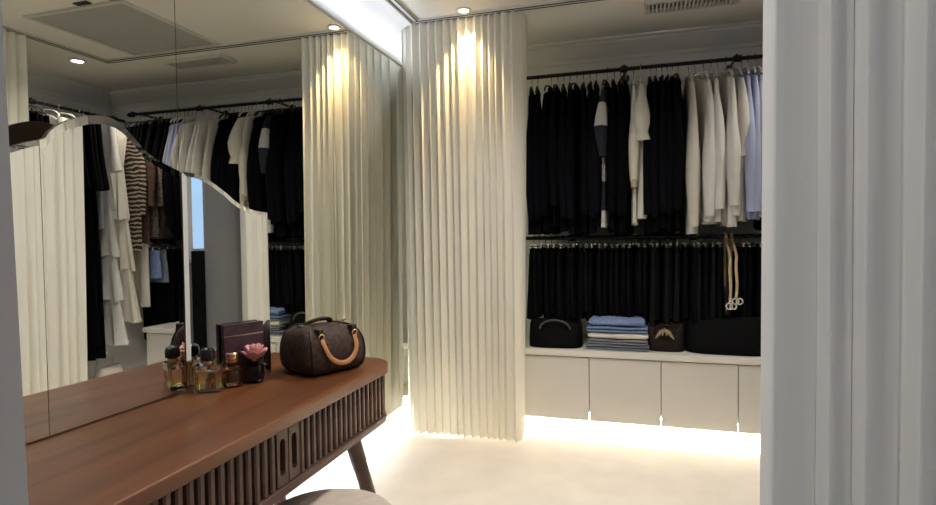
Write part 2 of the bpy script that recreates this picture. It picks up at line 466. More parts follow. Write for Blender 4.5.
tag(o, 'long pale shelf top over the base cabinets of the back wardrobe', 'shelf')
o = box_obj('light_strip', (.05, 2.80, 3.615, 3.632, .129, .1405), M['led_warm'])
tag(o, 'bright light strip under the pale base cabinets', 'light')
box_obj('trim_4', (.03, 2.813, 3.70, 4.14, 0, .138), M['cabinet'])['kind'] = 'structure'
# low plinth in the side wardrobe
o = box_obj('plinth_shelf', (2.86, XR, 1.82, 4.12, 0, .12), M['shelf'], bevel=.004)
tag(o, 'low pale plinth shelf under the long dresses of the side wardrobe', 'shelf')

# ------------------------------------------------------------------ rails
def rail(label, z, a0, a1, fixed, axis, brackets, wall):
    t = thing('clothes_rail', label, 'clothes rail', (0, 0, 0))
    P = (lambda a, b, zz: (a, b, zz)) if axis == 'x' else (lambda a, b, zz: (b, a, zz))
    bm = bmesh.new(); tube(bm, [P(a0, fixed, z), P(a1, fixed, z)], .0125, 10); obj('rod', bm, M['black_metal'], t)
    for a in brackets:
        bm = bmesh.new()
        tube(bm, [P(a, fixed, z+.02), P(a, (fixed+wall)/2, z+.022), P(a, wall-.001 if wall > fixed else wall, z+.02)], .010, 8)
        tube(bm, [P(a-.022, fixed, z), P(a+.022, fixed, z)], .021, 10)
        tube(bm, [P(a, wall-.006, z+.02), P(a, wall-.0005, z+.02)], .03, 12)
        obj('bracket', bm, M['black_metal'], t)
    return t
RZ = 2.321; LZ = 1.235; RY = 3.865; RXX = 2.99
rail('upper black clothes rail of the back wardrobe, full of tops', RZ, .30, 2.74, RY, 'x', [.40, 1.335, 2.003, 2.70], YB)
rail('lower black clothes rail of the back wardrobe, hung with trousers', LZ, .30, 2.74, RY, 'x', [.40, 1.0, 1.75, 2.70], YB)
rail('black clothes rail of the side wardrobe, seen in the mirror', RZ, 1.85, 4.06, RXX, 'y', [2.0, 3.24, 3.95], XR)
rail('short lower clothes rail at the corner of the side wardrobe', LZ, 3.60, 4.06, RXX, 'y', [3.62, 4.03], XR)

# ------------------------------------------------------------------ garments (local: x along the rail, y across, z down from the rail axis)
def hanger(t, m, clips=False, w_=.195, drop=.115):
    bm = bmesh.new()
    pts = [(0, .0175*math.sin(a), .0175*math.cos(a)) for a in [R(-75 + k*25) for k in range(9)]]
    pts += [(0, .004, -.030), (0, 0, -.05), (0, 0, -.084 if not clips else -.052)]
    bm2 = bmesh.new(); tube(bm2, pts, .0028, 6)
    bm = bmesh.new()
    if clips:
        tube(bm, [(0, -w_*.85, -.052), (0, w_*.85, -.052)], .004, 6)
    else:
        q = [(0, w_*math.sin(a)*1.0, -.05 - (drop-.05)*(1-math.cos(a))) for a in [R(-90 + k*15) for k in range(13)]]
        tube(bm, q, .006, 6)
    h = obj('hanger', bm, m, t)
    obj('hook', bm2, M['steel'], h)
    if clips:
        for s in (-1, 1):
            b3 = bmesh.new()
            tube(b3, [(0, s*.11, -.040), (0, s*.11, -.062), (.0, s*.11, -.085)], [.010, .012, .009], 8, .8)
            obj('clip', b3, M['steel'], h)
    return h

def ring(hw, ht, z, q, n=28, cx=0., cy=0., rip=.25, ph=0., k=5):
    out = []
    for i in range(n):
        a = 2*PI*i/n
        c, s = math.cos(a), math.sin(a)
        y = hw*math.copysign(abs(c)**.8, c)
        rr = 1 + rip*math.sin(k*y/max(hw, .01)*1.9 + ph) + .5*rip*math.sin(11*y/max(hw, .01) + 2*ph)
        x = ht*math.copysign(abs(s)**.7, s)*rr
        out.append((cx + x, cy + y, z))
    return out

def make_top(name, label, cat, m, L, sleeve, hm, seed, hw=.205, thick=.021, flare=1.0, collar=True, cuff=None, swing=.0, ruffle=False, sr=1.0):
    q = random.Random(seed); t = thing(name, label, cat)
    prof = [(.045, .010, -.080), (.075, .013, -.088), (hw*.62, .014, -.106), (hw*.88, .016, -.124), (hw*1.0, .018, -.150),
            (hw*1.0, .020, -.22), (hw*.97, .9*thick, -.34)]
    N = 7
    for k in range(1, N+1):
        f = k/N
        prof.append((hw*(.96 + (flare-.96)*f + .02*q.uniform(-1, 1)), thick*(1 + .25*f), -.34 - (L-.34)*f))
    bm = bmesh.new(); rs = []
    p0 = q.uniform(0, 6)
    for i, (w_, th, z) in enumerate(prof):
        f = i/(len(prof)-1)
        rs.append(ring(w_, th, z + 0, q, 30, cx=swing*f*f, rip=.08 + .30*f, ph=p0 + f*.8, k=3+seed % 3))
    # uneven hem
    rs[-1] = [(x, y, z + .012*math.sin(4*y/hw + p0)) for x, y, z in rs[-1]]
    loft(bm, rs); obj('body', bm, m, t, sub=0)
    if sleeve:
        for s in (-1, 1):
            bm = bmesh.new(); pts = []; rad = []
            for k in range(8):
                f = k/7
                pts.append((.004*math.sin(5*f+p0), s*(hw*.90 + .055*math.sin(min(1, f*1.6)*PI/2) - .02*max(0, f-.55)), -.135 - sleeve*f))
                rad.append(sr*(.010 + .040*math.sin(min(1, f*1.45)*PI/2) - .016*max(0, f-.6)/.4 + .002*math.sin(9*f + p0)))
            if ruffle: rad[-2:] = [.045, .062]
            tube(bm, pts, rad, 14, .72, up=(1, 0, 0))
            so = obj('sleeve', bm, m, t)
            if cuff:
                bm = bmesh.new(); e = Vector(pts[-1]); tube(bm, [e + Vector((0,0,.012)), e + Vector((0,0,-.035))], [rad[-1]*1.12, rad[-1]*1.08], 12, .55, up=(1,0,0))
                obj('cuff', bm, cuff, so)
    if collar:
        bm = bmesh.new()
        cr = []
        for z, g in [(-.092, 1.0), (-.066, .92), (-.060, .88), (-.082, 1.25)]:
            cr.append([(.016*g*math.sin(2*PI*k/16), .062*g*math.cos(2*PI*k/16), z - .012*math.sin(2*PI*k/16)) for k in range(16)])
        loft(bm, cr, cap0=False, cap1=False); obj('collar', bm, m, t)
    hanger(t, hm, w_=hw*.93)
    for c in t.children_recursive:            # everything below the hook hangs 3 cm lower
        if not c.name.startswith('hook'): c.data.transform(Matrix.Translation((0, 0, -.03)))
    return t

def make_trousers(name, label, m, L, seed, hw=.17, wide=1.0, cat='trousers', drape=.0):
    q = random.Random(seed); t = thing(name, label, cat); p0 = q.uniform(0, 6)
    bm = bmesh.new()
    loft(bm, [ring(hw, .012, -.066, q, 24, rip=.05), ring(hw, .013, -.10, q, 24, rip=.05)]); obj('waistband', bm, m, t)
    for s in (-1, 1):
        bm = bmesh.new(); rs = []
        for k in range(8):
            f = k/7
            w_ = hw*(.52 - .06*f)*(1 + (wide-1)*f)
            cy = s*hw*(.48 + .02*math.sin(3*f+p0))
            rs.append(ring(w_, .016 + .012*f, -.098 - (L-.098)*f, q, 20, cx=.003*math.sin(4*f+p0) + s*.002, cy=cy, rip=.15+.1*f, ph=p0 + f, k=3))
        loft(bm, rs); obj('leg', bm, m, t)
    hanger(t, M['velvet_hanger'], clips=True)
    return t

def make_dress(name, label, m, L, hm, seed, tiers=0, flare=1.25, hw=.20, strap=True, cat='dress', sleeve=.0):
    q = random.Random(seed); t = thing(name, label, cat); p0 = q.uniform(0, 6)
    prof = [(.05, .010, -.082), (hw*.62, .014, -.106), (hw*.95, .018, -.145), (hw*.9, .022, -.28), (hw*.72, .022, -.48)]
    if not tiers:
        N = 9
        for k in range(1, N+1):
            f = k/N; prof.append((hw*(.72 + (flare-.72)*f**.7), .022 + .012*f, -.48 - (L-.48)*f))
    bm = bmesh.new()
    rs = [ring(w_, th, z, q, 34, rip=.1 + .25*i/len(prof), ph=p0 + i*.15, k=4) for i, (w_, th, z) in enumerate(prof)]
    loft(bm, rs); obj('body', bm, m, t)
    for j in range(tiers):
        z0 = -.46 - (L-.46)*j/tiers; z1 = -.46 - (L-.46)*(j+1)/tiers - .03
        w0 = hw*(.70 + .12*j); w1 = hw*(.95 + .17*j)
        bm = bmesh.new()
        rs = [ring(w0 + (w1-w0)*f, .018 + .020*f + .004*j, z0 + (z1-z0)*f, q, 44, rip=.1 + .35*f, ph=p0 + j, k=8) for f in (0, .25, .5, .75, .92, 1)]
        rs[-1] = [(x, y, z + .012*math.sin(40*y + j)) for x, y, z in rs[-1]]
        loft(bm, rs); obj('tier', bm, m, t)
    if sleeve:
        for s in (-1, 1):
            bm = bmesh.new()
            tube(bm, [(0, s*(hw*.92 + .05*f), -.14 - sleeve*f) for f in (0, .2, .45, .7, .9, 1)], [.042, .042, .040, .046, .058, .062], 12, .5, up=(1,0,0))
            obj('sleeve', bm, m, t)
    hanger(t, hm, w_=hw*.9)
    return t

VH, WH = M['velvet_hanger'], M['white_hanger']
PROTO = {}
def place(key, make, loc, rz, label, group=None, sc=1.0):
    """first call of a key builds the garment, later calls copy it and its parts"""
    if key not in PROTO:
        o = make(); PROTO[key] = o
        o.location = loc; o.rotation_euler = (0, 0, rz); o['label'] = label
        if group: o['group'] = group
        o.scale = (1, 1, sc)
        return o
    return dup(PROTO[key], loc, rz, label, group, scale=(1, 1, sc))

def black_top(k):
    L = [1.03, 1.00, 1.02, .98][k]; s = [.78, .74, .80, .0][k]
    m = [M['black_cloth'], M['black_soft'], M['navy_cloth'], M['char_cloth']][k]
    return make_top('black_blouse', '', 'top', m, L, s, VH, 20+k, thick=.022)
q = random.Random(21)
def black_run(xs, label, group):
    for i, x in enumerate(xs):
        k = q.choice([0, 0, 1, 2]) if i else 0
        place(('bt', k), lambda: black_top(k), (x, RY, RZ), q.uniform(-.12, .12), label, group, q.uniform(.96, 1.01))
# 1 black tops beside the curtain, first two tucked by the curtain edge
for x in (.735, .775):
    place(('bt', 2), lambda: black_top(2), (x, RY, RZ), .12, 'navy-black top at the curtain end of the upper rail', 'navy-black tops at the curtain end', 1.0)
black_run([.865 + .0425*i for i in range(8)], 'black top in the long row left of the striped jumper', 'black tops left of the striped jumper')
t = make_top('striped_jumper', 'jumper with wide navy and white stripes between the black tops', 'jumper', M['stripe'], .98, .42, VH, 40, hw=.205, thick=.016, sr=1.15)
t.location = (1.232, RY-.015, RZ); t.rotation_euler = (0, 0, -.10)
black_run([1.275, 1.312, 1.348], 'black top between the striped jumper and the cream blouses', 'black tops between jumper and cream blouses')
t = make_top('cream_blouse', 'cream blouse with wide ruffled sleeves right of the striped jumper', 'blouse', M['cream_cloth'], .93, .34, WH, 41, thick=.024, ruffle=True, sr=1.35)
t.location = (1.438, RY-.03, RZ); t.rotation_euler = (0, 0, .03)
t = make_top('cream_blouse', 'long cream blouse with beige hem, tucked left of the black tops', 'blouse', M['cream_cloth'], .97, .58, WH, 42, thick=.018, cuff=M['beige_cloth'])
t.location = (1.395, RY, RZ); t.rotation_euler = (0, 0, .02)
black_run([1.500 + .033*i for i in range(6)], 'black top between the cream blouses and the white shirts', 'black tops between cream blouses and white shirts')
WL = [('ivory_cloth', 'long ivory shirt at the left end of the white shirts', 1.03, .86, 1.725),
      ('cream_cloth', 'cream shirt, second in the row of white shirts', .94, .74, 1.765),
      ('white_cloth', 'white shirt with broad front, third in the row of white shirts', .97, .80, 1.812),
      ('white_cloth', 'bright white shirt in the middle of the white shirts', .97, .76, 1.858),
      ('ivory_cloth', 'off-white shirt just right of the middle white shirt', .97, .80, 1.900),
      ('white_cloth', 'white shirt with grey hem two left of the blue shirts', .99, .74, 1.940),
      ('ivory_cloth', 'ivory blouse with gathered sleeve next to the blue shirts', .96, .46, 1.982)]
for i, (m, lab, L, s, x) in enumerate(WL):
    t = make_top('white_shirt', lab, 'shirt', M[m], L, s, WH, 50+i, thick=.025, ruffle=(i == 6), flare=1.08, sr=1.18)
    t.location = (x, RY + q.uniform(-.012, .012), RZ); t.rotation_euler = (0, 0, .06 + .22*(i % 3 == 1) + q.uniform(-.03, .03)); t['group'] = 'white shirts on the upper rail'
for i, (m, lab, x) in enumerate([('blue_cloth', 'pale blue shirt next to the ivory blouse', 2.028), ('blue_cloth', 'pale blue shirt in the middle of the blue shirts', 2.066), ('lav_cloth', 'lavender blue shirt at the right end of the blue shirts', 2.104)]):
    t = make_top('blue_shirt', lab, 'shirt', M[m], .95, .78, WH, 70+i, thick=.023, sr=1.1)
    t.location = (x, RY - .01, RZ); t.rotation_euler = (0, 0, .05 - .03*i); t['group'] = 'blue shirts on the upper rail'
black_run([2.155 + .045*i for i in range(11)], 'black top right of the blue shirts, seen mostly in the mirror', 'black tops right of the blue shirts')

# lower rail: trousers
def trs(k):
    return make_trousers('black_trousers', '', [M['black_cloth'], M['black_soft'], M['char_cloth'], M['navy_cloth']][k], [.52, .50, .55, .53][k], 80+k, hw=[.18, .19, .175, .185][k])
def trouser_run(xs, label, group, ks):
    for i, x in enumerate(xs):
        k = ks[i % len(ks)]
        place(('tr', k), lambda: trs(k), (x, RY, LZ), q.uniform(-.09, .09), label, group, q.uniform(.94, 1.05))
trouser_run([.735 + .040*i for i in range(11)], 'black trousers clipped on the lower rail above the black bag', 'black trousers above the black bag', [0, 1, 0, 3])
trouser_run([1.177 + .040*i for i in range(8)], 'black trousers clipped on the lower rail above the folded jeans', 'black trousers above the folded jeans', [1, 0, 3])
trouser_run([1.498 + .040*i for i in range(6)], 'charcoal trousers clipped on the lower rail above the brown bag', 'charcoal trousers above the brown bag', [2, 0])
trouser_run([1.74, 1.78, 1.82, 1.86, 1.90], 'dark trousers on the lower rail just left of the rope belt', 'dark trousers left of the rope belt', [3, 2])
trouser_run([2.02, 2.065, 2.11, 2.155], 'dark navy trousers on the lower rail right of the rope belt', 'dark navy trousers right of the rope belt', [3, 0])
trouser_run([2.22 + .06*i for i in range(7)], 'black trousers at the corner end of the lower rail, seen in the mirror', 'black trousers at the corner end', [0, 1])
# rope belts hanging from the lower rail
t = thing('rope_belt', 'beige rope belt with pale rings, looped over the lower rail among dark trousers', 'belt', (1.955, RY, LZ))
for j, (dx, dz) in enumerate([(-.016, .40), (.018, .37)]):
    bm = bmesh.new()
    pts = [(dx, .016*math.cos(a) - .0, .016*math.sin(a)) for a in [R(k*30) for k in range(7)]]
    f = [(dx + .003*math.sin(k), -.016 - .18*min(1, k/3.), -.02 - (dz-.03)*k/10 - .0) for k in range(11)]
    b = [(dx, .016 , -.02 - .30*k/8) for k in range(9)]
    tube(bm, list(reversed(f)) + list(reversed(pts)) + b, .008, 8); obj('rope', bm, M['rope'], t)
    bm = bmesh.new(); c = f[-1]
    for kk in range(2):
        cc = (c[0] + (.018 if kk else -.004), c[1], c[2] - .024)
        tube(bm, [(cc[0] + .017*math.sin(a), cc[1], cc[2] + .017*math.cos(a)) for a in [2*PI*k/16 for k in range(17)]], .0045, 6)
    obj('ring', bm, M['white_leather'], t)
bm = bmesh.new()
# second strand of the belt, hanging in front
t2 = t

# side wardrobe garments (rail runs along Y): rotate by 90 degrees
def side(t, y, rz=0., x=RXX): t.location = (x, y, RZ); t.rotation_euler = (0, 0, PI/2 + rz); return t
def long_black(k): return make_dress('black_dress', '', [M['black_cloth'], M['black_soft']][k], [1.95, 1.85][k], VH, 90+k, flare=1.05, hw=.22, sleeve=.55)
for i, y in enumerate([3.00, 3.045, 3.09, 3.135, 3.18]):
    k = i % 2
    place(('ld', k), lambda: long_black(k), (RXX, y, RZ), PI/2 + q.uniform(-.05, .05), 'long black dress beside the gathered curtain, seen in the mirror', 'long black dresses seen in the mirror', 1)
side(make_top('grey_blouse', 'sheer grey top just left of the white tiered dress in the mirror', 'top', M['grey_cloth'], .95, 0, VH, 99, hw=.19), 3.235, .05)
side(make_dress('white_dress', 'long white dress with tiered ruffles, seen in the mirror', M['white_cloth'], 1.84, WH, 93, tiers=4, hw=.215, sleeve=.40), 3.325, .10)
side(make_dress('white_dress', 'cream tiered dress right behind the white ruffled one, seen in the mirror', M['cream_cloth'], 1.68, WH, 94, tiers=3, hw=.20), 3.44, -.05)
side(make_top('zebra_blouse', 'brown and cream zebra-print blouse right of the white dresses in the mirror', 'blouse', M['zebra'], 1.12, .70, VH, 95, hw=.19, sr=.7), 3.56, .03)
side(make_top('brown_blouse', 'dark brown top just right of the zebra-print blouse in the mirror', 'top', M['brown_cloth'], 1.06, .62, VH, 96), 3.615)
side(make_dress('beige_dress', 'narrow cream dress between two brown tops in the mirror', M['cream_cloth'], 1.62, WH, 97, flare=.85, hw=.17), 3.65, -.03)
side(make_top('lace_blouse', 'brown lace blouse in the side wardrobe, seen in the mirror', 'blouse', M['lace'], 1.0, .62, VH, 98), 3.71, .02)
side(make_top('brown_blouse', 'brown top near the corner of the side wardrobe in the mirror', 'top', M['brown_cloth'], .92, .58, VH, 104), 3.77)
side(make_top('pale_shirt', 'pale lavender shirt near the corner of the side wardrobe', 'shirt', M['lav_cloth'], .82, .55, WH, 105, hw=.19), 3.83)
side(make_top('pale_shirt', 'white short-sleeved shirt at the corner of the side wardrobe', 'shirt', M['white_cloth'], .86, .28, WH, 106, hw=.19), 3.88)
side(make_top('black_blouse', 'black top last on the side rail at the corner', 'top', M['black_cloth'], .85, .5, VH, 107, hw=.19), 3.93)
for i, (y, mm, lab, L) in enumerate([(3.72, 'denim', 'pale blue denim shorts on the short lower rail, seen in the mirror', .30),
                                     (3.79, 'denim_grey', 'grey-blue denim shorts behind the pale pair on the short lower rail', .34),
                                     (3.87, 'black_cloth', 'long black trousers beside the denim shorts on the short lower rail', .86),
                                     (3.95, 'char_cloth', 'charcoal trousers at the end of the short lower rail', .84)]):
    t = make_trousers('denim_shorts' if i < 2 else 'black_trousers', lab, M[mm], L, 110+i, hw=.19, wide=1.25 if i < 2 else 1, cat='shorts' if i < 2 else 'trousers')
    t.location = (RXX, y, LZ); t.rotation_euler = (0, 0, PI/2)
# white handbag on the plinth
t = thing('white_handbag', 'white handbag with tall arched handle under the dresses, seen in the mirror', 'bag', (2.93, 3.33, .12), R(80))
bm = bmesh.new()
loft(bm, [[(w_*c_, d_*s_, z) for c_, s_ in [(math.copysign(abs(math.cos(a))**.6, math.cos(a)), math.copysign(abs(math.sin(a))**.6, math.sin(a))) for a in [2*PI*k/28 for k in range(28)]]]
          for w_, d_, z in [(.115, .05, 0), (.125, .055, .012), (.122, .052, .08), (.108, .040, .14), (.104, .036, .15)]])
obj('body', bm, M['white_leather'], t)
bm = bmesh.new(); tube(bm, [(.085*math.cos(a), -.03, .13 + .13*math.sin(a)) for a in [PI*k/16 for k in range(17)]], .007, 8); obj('handle', bm, M['white_leather'], t)

# ------------------------------------------------------------------ on the shelf of the back wardrobe
SZ = .539
def folded(name, label, m, w_, d_, h, loc, rz, seed, nf=2):
    """a pair of jeans folded flat: thick rounded slab with a visible folded edge and layers"""
    t = thing(name, label, 'jeans', loc, rz, 'folded jeans stacked on the shelf')
    for j in range(nf):
        q_ = random.Random(seed*7 + j); p = q_.uniform(0, 6)
        bm = bmesh.new(); rs = []
        hh = h/nf; z0 = j*hh
        n = 18
        for i in range(n+1):
            x = -w_/2 + w_*i/n
            e = min(1, min(i, n-i)/1.6 + .45)
            dd = d_/2*(1 - .04*q_.uniform(0, 1)) * (.97 + .03*e)
            rs.append([(x, dd*math.copysign(abs(math.cos(a))**.45, math.cos(a)), z0 + hh*.5 + hh*.49*e*math.copysign(abs(math.sin(a))**.7, math.sin(a)) + (.003*math.sin(9*x/w_ + p) if math.sin(a) > 0 and j == nf-1 else 0))
                       for a in [2*PI*k/20 for k in range(20)]])
        loft(bm, rs); obj('fold', bm, m, t)
    return t
z = SZ
for i, (m, h, lab, w_) in enumerate([('denim_grey', .036, 'grey-blue folded jeans at the bottom of the stack', .38),
                                     ('grey_cloth', .032, 'grey folded jeans second from the bottom of the stack', .355),
                                     ('cream_cloth', .040, 'cream-white folded jeans in the middle of the stack', .36),
                                     ('denim', .038, 'blue folded jeans second from the top of the stack', .365),
                                     ('denim', .052, 'faded blue folded jeans on top of the stack', .335)]):
    folded('folded_jeans', lab, M[m], w_, .26, h, (1.297 + random.uniform(-.008, .008), 3.735, z), random.uniform(-.05, .05), 120+i, 1 if i in (2, 4) else 2)
    z += h + .0003
def soft_bag(name, label, m, w_, d_, h, loc, rz, handle_m, taper=.6, handle=True, seed=1, extra=None):
    t = thing(name, label, 'bag', loc, rz)
    q_ = random.Random(seed); p = q_.uniform(0, 6)
    bm = bmesh.new(); rs = []
    for z_, s in [(0, .95), (.015, 1.0), (h*.3, 1.02), (h*.6, .93), (h*.85, .80), (h*.97, .66), (h, .55)]:
        tp = 1 - (1-taper)*(z_/h)**1.4
        rs.append([(w_/2*(.88+.12*s)*math.copysign(abs(math.cos(a))**.55, math.cos(a))*(1 + .02*math.sin(3*a+p)), d_/2*tp*s*math.copysign(abs(math.sin(a))**.6, math.sin(a)),
                    z_ + (.02*math.sin(2*a + p)*z_/h) * (1 if z_ > h*.5 else 0)) for a in [2*PI*k/32 for k in range(32)]])
    loft(bm, rs); obj('body', bm, m, t)
    if handle:
        for s in (-1, 1):
            bm = bmesh.new()
            tube(bm, [(w_*.28*math.cos(a), s*d_*.35 + -.02*math.sin(a), h*.72 + h*.36*math.sin(a)) for a in [PI*k/14 for k in range(15)]], .006, 8)
            obj('handle', bm, handle_m, t)
    return t
soft_bag('black_bag', 'black soft bag with grey straps beside the curtain on the shelf', M['black_leather'], .34, .20, .165, (.905, 3.70, SZ), .05, M['grey_strap'], seed=2)
t = soft_bag('brown_bag', 'dark brown bag with straw tassels between jeans and big black bag', M['brown_leather'], .22, .18, .15, (1.575, 3.73, SZ), -.05, M['brown_leather'], seed=3)
for k in range(6):
    a = PI*(.1 + .16*k)
    bm = bmesh.new(); tube(bm, [(.0, -.088, .135), (.030*math.cos(a), -.112, .115 + .02*math.sin(a)), (.055*math.cos(a), -.115, .075 + .03*math.sin(a))], [.008, .010, .004], 8); obj('tassel', bm, M['straw'], t)
soft_bag('black_bag', 'big black slouchy bag at the right end of the shelf', M['black_leather'], .46, .26, .20, (1.93, 3.74, SZ), -.03, M['black_leather'], seed=5, handle=False)
soft_bag('black_bag', 'black bag in the corner of the shelf, seen in the mirror', M['black_leather'], .30, .22, .17, (2.42, 3.74, SZ), .1, M['black_leather'], seed=8, handle=False)

# ------------------------------------------------------------------ dressing table
TX0, TX1, TY0, TY1, TZ = .012, .553, .46, 1.968, .80
def rrect(x0, x1, y0, y1, r_far, r_near, n=8):
    """outline with rounded front corners (front is +x)"""
    p = [(x0, y0)]
    p += [(x1-r_near + r_near*math.sin(a), y0 + r_near - r_near*math.cos(a)) for a in [PI/2*k/n for k in range(n+1)]]
    p += [(x1-r_far + r_far*math.cos(a), y1 - r_far + r_far*math.sin(a)) for a in [PI/2*k/n for k in range(n+1)]]
    p += [(x0, y1)]
    return p
t = thing('dressing_table', 'walnut dressing table with slatted sliding doors against the wall mirror', 'dressing table', (.28, 1.21, 0))
def L2(poly): return [(x-.28, y-1.21) for x, y in poly]
bm = bmesh.new(); prism(bm, L2(rrect(TX0, TX1, TY0, TY1, .105, .105)), TZ-.036, TZ); obj('table_top', bm, M['walnut'], t, bevel=.004)
bm = bmesh.new(); prism(bm, L2(rrect(TX0, TX1-.006, TY0+.008, TY1-.008, .10, .10)), .588, .614); obj('bottom_rail', bm, M['walnut_dark'], t, bevel=.004)
bm = bmesh.new(); prism(bm, L2(rrect(TX0, TX1-.034, TY0+.034, TY1-.034, .075, .075)), .6142, TZ-.0362); obj('carcass', bm, M['recess'], t)
# sliding doors: vertical slats running round the corner
def door_run(y0, y1, r, name):
    # centre line of the slats along the front from y0 to y1 and round the corner to the end side
    xf = TX1 - .022
    pts = []
    far = y1 > 1.21
    s0 = 0
    pitch = .0305
    d = door = None
    L_straight = abs(y1 - y0) - r
    tot = L_straight + r*PI/2 + .20
    n = int(tot/pitch)
    out = []
    for k in range(n):
        s = (k + .5)*pitch
        sg = 1 if far else -1
        if s < L_straight: out.append((xf, y0 + sg*s, 0))
        elif s < L_straight + r*PI/2:
            a = (s - L_straight)/r
            out.append((xf - r + r*math.cos(a), y1 - sg*r + sg*r*math.sin(a), sg*a))
        else: out.append((xf - r - (s - L_straight - r*PI/2), y1, sg*PI/2))
    return out
MID = 1.29
for far in (True, False):
    y1 = (TY1-.022) if far else (TY0+.022)
    sl = door_run(MID + (.050 if far else -.050), y1, .085, 'd')
    sgn = 1 if far else -1
    dm = bmesh.new(); hz0, hz1 = .642, .738
    # leading stile with an oval finger slot cut right through it
    ya, yb = MID + sgn*.002, MID + sgn*.050
    xo, xi = TX1-.013, TX1-.030
    def stile_ring(x):
        cy = (ya+yb)/2; hw_ = .0115; cz = (hz0+hz1)/2; hh = (hz1-hz0)/2
        inner = []
        for k in range(24):
            a = 2*PI*k/24
            c_, s_ = math.cos(a), math.sin(a)
            inner.append((x, cy + hw_*c_, cz + (hh-hw_)*(1 if s_ > 0 else -1)*(1 if abs(s_) > 1e-6 else 0) + hw_*s_))
        return inner
    def outer_ring(x):
        cy = (ya+yb)/2; hw_ = abs(yb-ya)/2; cz = (.616 + TZ-.038)/2; hh = (TZ-.038-.616)/2; o_ = []
        for k in range(24):
            a = 2*PI*k/24; c_, s_ = math.cos(a), math.sin(a)
            m_ = max(abs(c_), abs(s_))
            o_.append((x, cy + hw_*c_/m_, cz + hh*s_/m_))
        return o_
    rr = [outer_ring(xo), stile_ring(xo), stile_ring(xi), outer_ring(xi), outer_ring(xo)]
    rr = [[(x-.28, y-1.21, z_) for x, y, z_ in r_] for r_ in rr]
    loft(dm, rr, cap0=False, cap1=False)
    bmesh.ops.remove_doubles(dm, verts=dm.verts, dist=1e-6)
    door = obj('sliding_door', dm, M['walnut_dark'], t, smooth=False)
    for (x, y, a) in sl:
        bm = bmesh.new()
        w_, dp = .0098, .010
        prof = [(-dp, -w_), (dp*.6, -w_), (dp, -w_*.55), (dp, w_*.55), (dp*.6, w_), (-dp, w_)]
        c_, s_ = math.cos(a), math.sin(a)
        pl = [(x - .28 + u*c_ - v_*s_, y - 1.21 + u*s_ + v_*c_) for u, v_ in prof]
        prism(bm, pl, .616, TZ-.038); obj('slat', bm, M['walnut_dark'], door, smooth=False)
for (x, y, dx, dy) in [(.455, 1.771, .025, .246), (.455, .70, .025, -.20), (.12, 1.74, -.02, .20), (.12, .70, -.02, -.20)]:
    bm = bmesh.new()
    tube(bm, [(x-.28, y-1.21, .590), (x+dx*.5-.28, y+dy*.5-1.21, .295), (x+dx-.28, y+dy-1.21, 0.001)], [.029, .025, .018], 16)
    obj('leg', bm, M['walnut_dark'], t)

# stool under the table
t = thing('stool', 'round beige upholstered stool tucked under the dressing table', 'stool', (.595, 1.380, .0))
bm = bmesh.new(); lathe(bm, [(.160, .345), (.184, .355), (.192, .39), (.194, .455), (.190, .474), (.180, .485), (.14, .490), (.001, .492)], n=40); obj('seat', bm, M['stool_fabric'], t)
for k in range(4):
    a = PI/4 + k*PI/2; c_, s_ = math.cos(a), math.sin(a)
    bm = bmesh.new(); tube(bm, [(.12*c_, .12*s_, .345), (.165*c_, .165*s_, .001)], [.017, .012], 12); obj('leg', bm, M['stool_wood'], t)

# ------------------------------------------------------------------ three-part vanity mirror on the table
def inset(poly, d):
    n = len(poly); out = []
    for i in range(n):
        p0, p1, p2 = [Vector(poly[(i+k-1) % n]) for k in range(3)]
        e1 = (p1-p0).normalized(); e2 = (p2-p1).normalized()
        n1 = Vector((-e1.y, e1.x)); n2 = Vector((-e2.y, e2.x))
        b = (n1+n2); b = b.normalized() if b.length > 1e-6 else n1
        k_ = max(.35, b.dot(n1))
        out.append(tuple(p1 + b*(d/k_)))
    return out
VM = thing('vanity_mirror', 'frameless three-part vanity mirror with wavy top standing on the dressing table', 'mirror', (.119, 1.19, TZ))
LEAN = 1.5
def vpanel(P, Q, top, lean, glassname='mirror_glass', bev=.013, dep=.0022, full=True):
    """panel from base point P to Q (world xy); top = [(u, v)...] from u=0 to u=len; board behind, bevelled glass in front"""
    P = Vector((*P, TZ)); Q = Vector((*Q, TZ)); U = (Q-P).normalized(); L_ = (Q-P).length
    N = Vector((U.y, -U.x, 0)); l = R(lean)
    V = Vector((-N.x*math.sin(l), -N.y*math.sin(l), math.cos(l))); F = U.cross(V)      # F looks into the room
    if F.dot(N) < 0: F = -F
    poly = [(0.0005, .004), (L_-.0005, .004)] + [(u, v) for u, v in reversed(top)]
    if sum(a[0]*b[1]-b[0]*a[1] for a, b in zip(poly, poly[1:]+poly[:1])) < 0: poly.reverse()
    W = lambda u, v, f: P + U*u + V*v + F*f - Vector(VM.location)
    bm = bmesh.new(); loft(bm, [[W(u, v, -.016) for u, v in poly], [W(u, v, -.0035) for u, v in poly]])
    b = obj('backboard', bm, M['walnut_back'], VM, smooth=False)
    inn = inset(poly, bev) if full else [(u, v - bev if v > .1 else v) for u, v in poly]
    bm = bmesh.new()
    loft(bm, [[W(u, v, -.0033) for u, v in poly], [W(u, v, -dep) for u, v in poly], [W(u, v, 0) for u, v in inn]])
    obj(glassname, bm, M['vanity_glass'], b, smooth=False)
centre_top = [(.0005, .690), (.010, .695), (.016, .699), (.021, .708), (.027, .716), (.033, .721), (.039, .727), (.054, .738), (.072, .749), (.095, .760), (.121, .770), (.143, .775), (.165, .778), (.182, .777), (.196, .774), (.210, .768), (.225, .759), (.239, .749), (.252, .737), (.264, .726), (.280, .713), (.297, .700), (.322, .688), (.353, .677), (.382, .668), (.4065, .661)]
